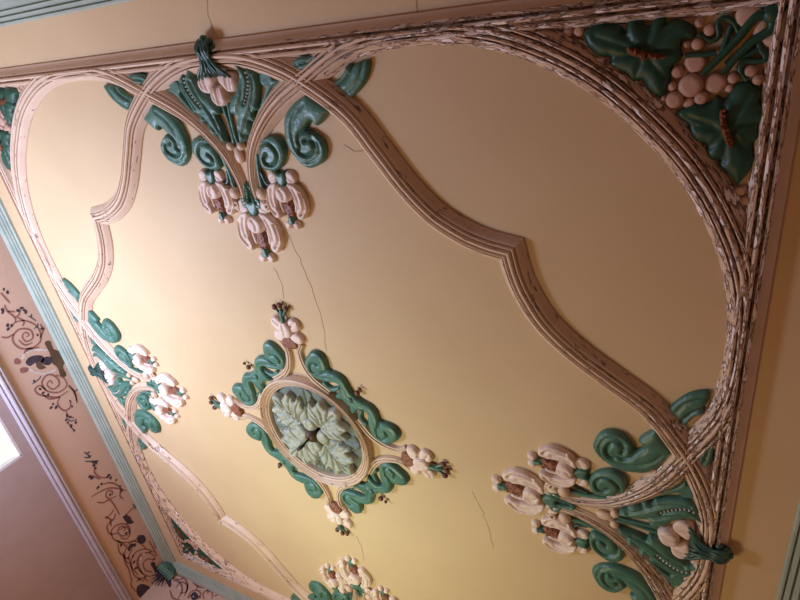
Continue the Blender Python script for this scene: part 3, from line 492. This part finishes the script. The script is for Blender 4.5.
for i, (u, v, r) in enumerate(DATA['grapes']):
    c = (arr((u, v)) - c0) * S; r *= S
    th = np.linspace(0, 2 * PI, 14, endpoint=False)
    bm = relief_bm(c + .97 * r * np.stack([np.cos(th), np.sin(th)], 1), .020 + .006 * (i % 3), r * .5, step=max(r / 5, .007), rim=.6, sub=2)
    link('grape', bm, M['grape'], grape, 60)
for n in ('disc_a', 'disc_b', 'disc_c'):
    link('bract', relief_bm(cl(n), .026, .02, step=.009, rim=.6), M['bract'], grape, 60)
for i, t in enumerate(DATA['tendrils']):
    p = resample(catmull((arr(t) - c0) * S, 6), .012)
    rad = [.018, .022, .024] if i == 0 else ([.016, .013, .010] if i < 3 else .0095)
    link('tendril', tube_bm(tri(p, -.024 if i < 3 else -.016), rad, 8), M['green_dark'], grape, 60)
link('tendril_knot', ball_bm((*((arr(DATA['tendrils'][0][2]) - c0) * S), -.024), (.03, .03, .024), None, 12), M['green_dark'], grape, 60)
for u, v in DATA['tiny']:
    c = (arr((u, v)) - c0) * S
    link('blossom', relief_bm(c + arr([(-.02, 0), (0, .018), (.02, .005), (.015, -.018), (-.01, -.018)]), .018, .012, step=.006), M['grape'], grape, 60)
glabels = ['dark green grape leaf ornament with pink grapes in the corner farthest from the window', None,
           'small green leaf ornament in the corner above the painted frieze corner', 'green grape leaf ornament cut by the left edge, above the window side']
for k in range(4):
    if k == 1: continue
    o = grape if k == 0 else copy_tree(grape)
    c = rot([c0 * S], k)[0]; o.location = (c[0], c[1], HC - .0006); o.rotation_euler = (0, 0, k * PI / 2)
    tag(o, glabels[k], 'plaster ornament', 'grape ornaments in the ceiling corners')

# ------------------------------------------------------------------ central rosette
ros = empty('ceiling_rosette', (0, 0, HC - .0006))
tag(ros, 'round plaster rosette with acanthus leaves and green scrolls in the middle of the ceiling', 'ceiling rosette')
th = np.linspace(0, 2 * PI, 96, endpoint=False)
def circ(r): return np.stack([np.cos(th), np.sin(th)], 1) * r * S
rp2 = [(-.034, 0), (-.034, .016), (-.030, .030), (-.024, .034), (-.020, .026), (-.016, .038), (-.008, .044), (-.003, .034), (.001, .044), (.009, .052), (.015, .042), (.019, .052), (.027, .060), (.035, .054), (.040, .030), (.044, .012), (.044, 0)]
rp2 = [(-o, h) for o, h in rp2]
link('ring', sweep_bm(circ(.183), rp2, True), M['lobe_rib'], ros, 28)
link('bowl', relief_bm(circ(.166), .010, .03, step=.03, rim=.3, curve=False), M['patina'], ros, 60)
def leaf_outline(n=7, L=.124, wd=.078, r0=.035):
    out = []
    for s in (1, -1):
        side = []
        for i in range(n * 3 + 1):
            t = i / (n * 3)
            w = wd * (math.sin(PI * min(t * .92 + .06, 1)) ** .75) * (1 - .15 * t)
            w *= 1 + .13 * math.cos(2 * PI * t * n * .55)
            side.append((r0 + L * t + .010 * math.cos(2 * PI * t * n * .55), s * max(w, .004)))
        out += side if s == 1 else side[::-1]
    return arr(out) * S
for k in range(4):
    a = PI / 4 + k * PI / 2; R2 = arr([(math.cos(a), -math.sin(a)), (math.sin(a), math.cos(a))])
    lo = leaf_outline() @ R2.T
    gr = [([arr((.05, 0)) * S @ R2.T, arr((.15, 0)) * S @ R2.T], .022, .007)]
    for s in (1, -1):
        for x0, x1, y1 in ((.055, .068, .060), (.065, .098, .078), (.085, .130, .070), (.112, .154, .040)):
            gr.append((arr([(x0, s * .006), ((x0 + x1) / 2 + .006, s * y1 * .45), (x1, s * y1)]) * S @ R2.T, .016, .0065))
            gr.append((arr([(x0 + .014, s * .012), ((x0 + x1) / 2 + .018, s * y1 * .5)]) * S @ R2.T, .006, .006))
    dirv = arr((math.cos(a), math.sin(a)))
    def lift(P, dv=dirv): return .030 * np.clip((P @ dv) / S / .16, 0, 1) ** 2 + .018 * np.sin(np.clip((P @ dv) / S / .16, 0, 1) * PI)
    link('palmette', relief_bm(lo, .030, .035, base=.006, step=.007, rim=.35, sub=2, grooves=gr, lift=lift), M['verdigris'], ros, 50)
    a = k * PI / 2; R2 = arr([(math.cos(a), -math.sin(a)), (math.sin(a), math.cos(a))])
    nl = arr([(.04, .012), (.08, .018), (.12, .022), (.150, .026), (.162, .0), (.150, -.026), (.12, -.022), (.08, -.018), (.04, -.012)]) * S @ R2.T
    link('narrow_leaf', relief_bm(nl, .022, .02, step=.008, grooves=[([arr((.05, 0)) * S @ R2.T, arr((.155, 0)) * S @ R2.T], .012, .008)]), M['patina'], ros, 50)
    c = arr((math.cos(a), math.sin(a))) * .040 * S
    il = arr([(.018, .010), (.035, .024), (.055, .022), (.064, 0), (.055, -.022), (.035, -.024), (.018, -.010)]) * S @ R2.T
    link('inner_leaf', relief_bm(il, .050, .035, base=.020, step=.007, rim=.4, grooves=[([arr((.03, 0)) * S @ R2.T, arr((.06, 0)) * S @ R2.T], .008, .008)]), M['verdigris'], ros, 50)
bm = ball_bm((0, 0, -.045), (.055, .055, .05), None, 16)
link('boss', bm, M['boss'], ros, 60)
bm = tube_bm([(0, 0, -.085), (.002, 0, -.105), (0, 0, -.150)], .008, 8)
tt = np.linspace(-PI * .5, PI * 1.42, 22)
tube_bm(np.stack([.026 * np.cos(tt) * .8, -.026 * np.cos(tt) * .6, -.176 - .026 * np.sin(tt)], 1), .0085, 8, bm)
link('hook', bm, M['iron'], ros, 60)
def st(n): p = arr(DATA[n]); return np.stack([p[:, 0], -p[:, 1]], 1) * S
for k in range(4):
    for fl in (0, 1):
        def tr(p):
            p = arr(p)
            if fl: p = np.stack([-p[:, 1], -p[:, 0]], 1)
            return rot(p, k)
        link('scroll_leaf', relief_bm(tr(st('strip')), .040, .036, step=.008, rim=.45, sub=3,
            grooves=[(tr(st('strip_g')), .018, .008), (tr(st('strip_g2')), .007, .008)]), M['green'], ros, 50)
        link('curl', relief_bm(tr(st('strip_b')), .026, .016, step=.007, rim=.45, sub=3), M['green'], ros, 50)
        pth = catmull(tr(st('medrib')), 8)
        sp = [(-.030, 0), (-.030, .012), (-.022, .030), (-.014, .032), (-.010, .022), (-.005, .038), (.005, .038), (.010, .022), (.014, .032), (.022, .030), (.030, .012), (.030, 0)]
        link('strapwork', sweep_bm(pth, sp, False, np.linspace(.65, 1., len(pth))), M['lobe_rib'], ros, 30)
    d = rot([(.199, -.199)], k)[0] * S; e = d / np.linalg.norm(d)
    link('clasp', ball_bm((*(d * .86), -.034), (.026, .026, .018), None, 10), M['green'], ros, 60)
    bm = ball_bm((*(d * .99), -.024), (.020, .020, .016), None, 10)
    ball_bm((*(d * 1.05 + arr((e[1], -e[0])) * .008), -.02), (.012, .012, .012), bm, 8)
    link('bud', bm, M['brownbud'], ros, 60)
    # lily pointing outwards along each axis
    f = empty('lily_flower', (*(rot([(0, -.318)], k)[0] * S), 0), k * PI / 2); f.parent = ros
    K = .125 * S
    def P(p): return np.stack([arr(p)[:, 0] * K, -arr(p)[:, 1] * K], 1)
    link('throat', relief_bm(P([(-.22, -.06), (-.1, -.14), (.1, -.14), (.22, -.06), (.18, .12), (.08, .2), (-.08, .2), (-.18, .12)]), .034, .02, step=.006), M['throat'], f, 60)
    for s in (-1, 1):
        link('petal', relief_bm(P([(s * .06, .12), (s * .22, .02), (s * .38, .06), (s * .40, .22), (s * .30, .32), (s * .40, .44), (s * .36, .60), (s * .22, .66), (s * .10, .58), (s * .06, .36)]), .034, .03, step=.006, rim=.4,
            grooves=[(P([(s * .1, .3), (s * .30, .32), (s * .38, .30)]), .016, .007), (P([(s * .1, .4), (s * .2, .5), (s * .3, .56)]), .010, .007)]), M['pink'], f, 60)
    link('petal', relief_bm(P([(0, .16), (.15, .22), (.19, .38), (.12, .54), (0, .58), (-.12, .54), (-.19, .38), (-.15, .22)]), .052, .034, step=.006, rim=.45, grooves=[(P([(0, .25), (.0, .5)]), .008, .008)]), M['pink'], f, 60)
    bm = tube_bm([(0, -.52 * K, -.030), (0, -.70 * K, -.026), (0, -.86 * K, -.02)], [.014, .016, .010], 8)
    for s in (-1, 1): tube_bm([(0, -.66 * K, -.024), (s * .08 * K, -.80 * K, -.022), (s * .14 * K, -.88 * K, -.02)], .009, 7, bm)
    link('stem', bm, M['green'], f, 60)
    for x, y in ((-.16, .90), (0, .96), (.16, .90)): link('stamen_bud', ball_bm((x * K, -y * K, -.022), (.018, .022, .016), None, 10), M['brownbud'], f, 60)

# cracks
for pts, w in ([[(.005, -.545), (.02, -.50), (.012, -.455)], .0022], [[(.08, -.655), (.115, -.52), (.125, -.40), (.115, -.31)], .0016],
               [[(.30, -.86), (.335, -.845), (.385, -.85)], .0022], [[(.50, -1.187), (.512, -1.13), (.508, -1.088)], .0026], [[(.05, .44), (.06, .50), (.052, .56)], .002],
               [[(.50, .06), (.53, .15), (.545, .26)], .0014], [[(.03, -1.183), (.018, -1.14), (.02, -1.10)], .0018]):
    crack(pts, w)

# ------------------------------------------------------------------ painted arabesques on the frieze
def on_left(p, d=.0015):
    p = arr(p); return np.stack([np.full(len(p), -W + d), p[:, 0] * S, HC + p[:, 1] * S], 1)
def on_front(p, d=.0015):
    p = arr(p); return np.stack([p[:, 0] * S, np.full(len(p), W - d), HC + p[:, 1] * S], 1)
def strokes(lines, place, r, bm=None):
    bm = bm or bmesh.new()
    n = arr((1., 0, 0)) if place is on_left else arr((0, -1., 0))
    for l in lines:
        p = place(catmull(arr(l), 5)); k = len(p)
        for i in range(k):
            pass
        ww = r * (.45 + .55 * np.sin(np.linspace(.25, PI - .25, k)))
        vs = []
        for i in range(k):
            t = p[min(i + 1, k - 1)] - p[max(i - 1, 0)]; t /= np.linalg.norm(t) + 1e-9
            s = np.cross(t, n) * ww[i]
            vs.append([bm.verts.new(tuple(p[i] + s - n * .0011)), bm.verts.new(tuple(p[i] + s)), bm.verts.new(tuple(p[i] - s)), bm.verts.new(tuple(p[i] - s - n * .0011))])
        for a, b in zip(vs[:-1], vs[1:]):
            for j in range(3): bm.faces.new([a[j], a[j + 1], b[j + 1], b[j]])
        bm.faces.new(vs[0]); bm.faces.new(vs[-1][::-1])
    return bm
def dots(pts, place, r, d=.002, sq=1.5):
    bm = bmesh.new()
    for p in place(pts, d):
        a = random.uniform(0, PI); rr = r * random.uniform(.75, 1.25)
        th_ = np.linspace(0, 2 * PI, 8, endpoint=False)
        q = np.stack([np.cos(th_) * rr * sq, np.sin(th_) * rr], 1)
        q = np.stack([q[:, 0] * math.cos(a) - q[:, 1] * math.sin(a), q[:, 0] * math.sin(a) + q[:, 1] * math.cos(a)], 1)
        n = arr((1., 0, 0)) if place is on_left else arr((0, -1., 0)); tx = arr((0, 1., 0)) if place is on_left else arr((1., 0, 0)); ty = arr((0, 0, 1.))
        top = [bm.verts.new(tuple(p + tx * x + ty * y)) for x, y in q]; low = [bm.verts.new(tuple(p - n * (d - .0004) + tx * x + ty * y)) for x, y in q]
        bm.faces.new(top)
        for i in range(8): bm.faces.new([top[i], low[i], low[(i + 1) % 8], top[(i + 1) % 8]])
    return bm
def patch(lines, place, d):
    bm = bmesh.new(); n = arr((1., 0, 0)) if place is on_left else arr((0, -1., 0))
    for l in lines:
        P = place(catmull(arr(l), 4, True), d)
        top = [bm.verts.new(tuple(p)) for p in P]; low = [bm.verts.new(tuple(p - n * (d - .0004))) for p in P]
        bm.faces.new(top)
        for i in range(len(P)): bm.faces.new([top[i], low[i], low[(i + 1) % len(P)], top[(i + 1) % len(P)]])
    return bm
def local(o, root): o.data.transform(Matrix.Translation(-root.location)); o.parent = root; return o
def each(root, name, items, fn, m):
    for it in items: add(root, name, fn(it), m)
def add(root, name, bm, m): return local(link(name, bm, m, None, smooth=False), root)
D = DATA
ara = empty('painted_arabesque', tuple(on_left([(.02, -.12)])[0]))
tag(ara, 'painted rose arabesque with a plum flower basket on the frieze above the window', 'wall painting')
each(ara, 'scroll', D['A_vines'], lambda l: strokes([l], on_left, .0085), M['rose'])
add(ara, 'cartouche', patch([D['A_cart']], on_left, .0012), M['umber'])
each(ara, 'shell_edge', D['A_brown'], lambda l: patch([l], on_left, .0015), M['rose'])
each(ara, 'leaf_sprig', D['A_sprig'], lambda l: strokes([l], on_left, .006), M['teal'])
each(ara, 'plum_flower', D['A_body'], lambda l: patch([l], on_left, .0022), M['plum'])
add(ara, 'basket_heart', patch([D['A_gold']], on_left, .0032), M['umber'])
each(ara, 'leaf_dab', D['A_dots'], lambda l: dots([l], on_left, .011), M['plum'])
each(ara, 'bead_fringe', D['A_beads'], lambda l: dots(resample(catmull(arr(l), 5), .0085), on_left, .0075, .003, 1.6), M['bead'])
arb = empty('painted_arabesque', tuple(on_left([(1.0, -.12)])[0]))
tag(arb, 'painted rose arabesque with dark shells wrapping the corner of the frieze', 'wall painting')
each(arb, 'scroll', D['B_vines'], lambda l: strokes([l], on_left, .009), M['rose'])
each(arb, 'leaf_sprig', D['B_sprig'], lambda l: strokes([l], on_left, .008), M['teal'])
each(arb, 'leaf_dab', D['B_dots'], lambda l: dots([l], on_left, .012), M['plum'])
each(arb, 'dark_blossom', D['B_black'], lambda l: patch([l], on_left, .0022), M['plum'])
add(arb, 'shell', patch([D['B_shell']], on_left, .0022), M['plum'])
add(arb, 'shell_ribs', strokes(D['B_shellrib'], on_left, .005), M['bead'])
add(arb, 'pearls', dots(D['B_white'], on_left, .008, .004, 1.2), M['bead'])
arc = empty('painted_arabesque', tuple(on_front([(-1.1, -.1)])[0]))
tag(arc, 'painted rose scrollwork at the bottom edge, on the wall facing the lily spray', 'wall painting')
each(arc, 'scroll', D['C_vines'], lambda l: strokes([l], on_front, .010), M['rose'])
each(arc, 'dark_blossom', D['C_black'], lambda l: patch([l], on_front, .0022), M['plum'])
add(arc, 'pearls', dots(D['C_white'], on_front, .008, .004, 1.2), M['bead'])
# green leaf boss folded over the cornice in the corner
boss = empty('corner_leaf_boss', (-WALL * S + .03, WALL * S - .03, HC - .08))
tag(boss, 'small dark green leaf boss on the cornice corner above the painted shells', 'plaster ornament')
bm = bmesh.new()
for i in range(7):
    a = (i - 3) / 3.
    p = catmull(arr([(.02, -.02, .05), (.055 + .03 * a, -.055 + .03 * a, .03), (.075 + .055 * a, -.075 + .055 * a, -.03), (.055 + .06 * a, -.055 + .06 * a, -.10)]), 5)
    tube_bm(p, [.010, .024, .026, .006], 8, bm, .6)
link('leaf_cluster', bm, M['green'], boss, 60)
bm = bmesh.new()
for i in range(6):
    a = (i - 2.5) / 2.5
    p = catmull(arr([(.03, -.03, -.05), (.03 + .05 * max(a, 0), -.03 + .05 * min(a, 0), -.12), (.015 + .12 * max(a, 0), -.015 + .12 * min(a, 0), -.19 - .03 * (1 - abs(a)))]), 5)
    tube_bm(p, [.014, .018, .005], 8, bm, .5)
link('shell_rays', bm, M['plum'], boss, 60)

# ------------------------------------------------------------------ light
def LIGHTS():
    """two added area lights standing in for daylight bounced off sill and floor, and one added warm fill light"""
    def lit(o, col, k):
        mx = max(col); o.data.color = tuple(c / mx for c in col); o.data.energy = 100 * mx * k
    o = area('sill_bounce_fill', (-.9 * S, -.35 * S, 1.6), (PI, 0, 0), 1., 1., 1, (1, 1, 1)); lit(o, (.88, 1.03, 1.48), 0.93)  # added upward light inside the room, stands in for bounce off the sill
    o = area('floor_bounce_fill', (-.2 * S, .6 * S, .3), (PI, 0, 0), 1.2, 1.2, 1, (1, 1, 1)); o.data.spread = math.radians(80)  # added weaker upward light, stands in for bounce off the floor
    aim(o, Vector((.1 * S, .4 * S, HC)) - o.location); lit(o, (.11, .17, .125), 1.0)
    o = pt('warm_fill', (-.05 * S, .45 * S, 1.0), 1, (1, 1, 1), .25); lit(o, (.90, .38, .06), 1.)  # added warm fill for the tint, no lamp object here
def area(name, loc, rot_, sx, sy, power, col):
    l = bpy.data.lights.new(name, 'AREA'); l.shape = 'RECTANGLE'; l.size = sx; l.size_y = sy; l.energy = power; l.color = col
    o = bpy.data.objects.new(name, l); COL.objects.link(o); o.location = loc; o.rotation_euler = rot_; return o
def aim(o, d): o.rotation_euler = Vector(d).to_track_quat('-Z', 'Y').to_euler()
def pt(name, loc, power, col, size):
    l = bpy.data.lights.new(name, 'POINT'); l.energy = power; l.color = col; l.shadow_soft_size = size
    o = bpy.data.objects.new(name, l); COL.objects.link(o); o.location = loc; return o
LIGHTS()
w = bpy.data.worlds.new('World'); bpy.context.scene.world = w; w.use_nodes = True
w.node_tree.nodes['Background'].inputs[0].default_value = (.7, .8, 1, 1); w.node_tree.nodes['Background'].inputs[1].default_value = .02

# ------------------------------------------------------------------ camera
cam = bpy.data.cameras.new('camera'); cam.sensor_width = 36; cam.lens = 36 * D['cam_f'] / 800; cam.clip_start = .02
co = bpy.data.objects.new('camera', cam); COL.objects.link(co)
R_ = D['cam_R']; r, d_, f_ = [Vector(x) for x in R_]
C_ = D['cam_C']
co.matrix_world = Matrix(((r.x, -d_.x, -f_.x, C_[0] * S), (r.y, -d_.y, -f_.y, C_[1] * S), (r.z, -d_.z, -f_.z, HC + C_[2] * S), (0, 0, 0, 1)))
sc = bpy.context.scene; sc.camera = co
sc.view_settings.view_transform = 'Standard'; sc.view_settings.look = 'None'; sc.view_settings.gamma = 1; sc.view_settings.use_curve_mapping = False
sc.view_settings.exposure = EXPO
sc.cycles.use_denoising = True
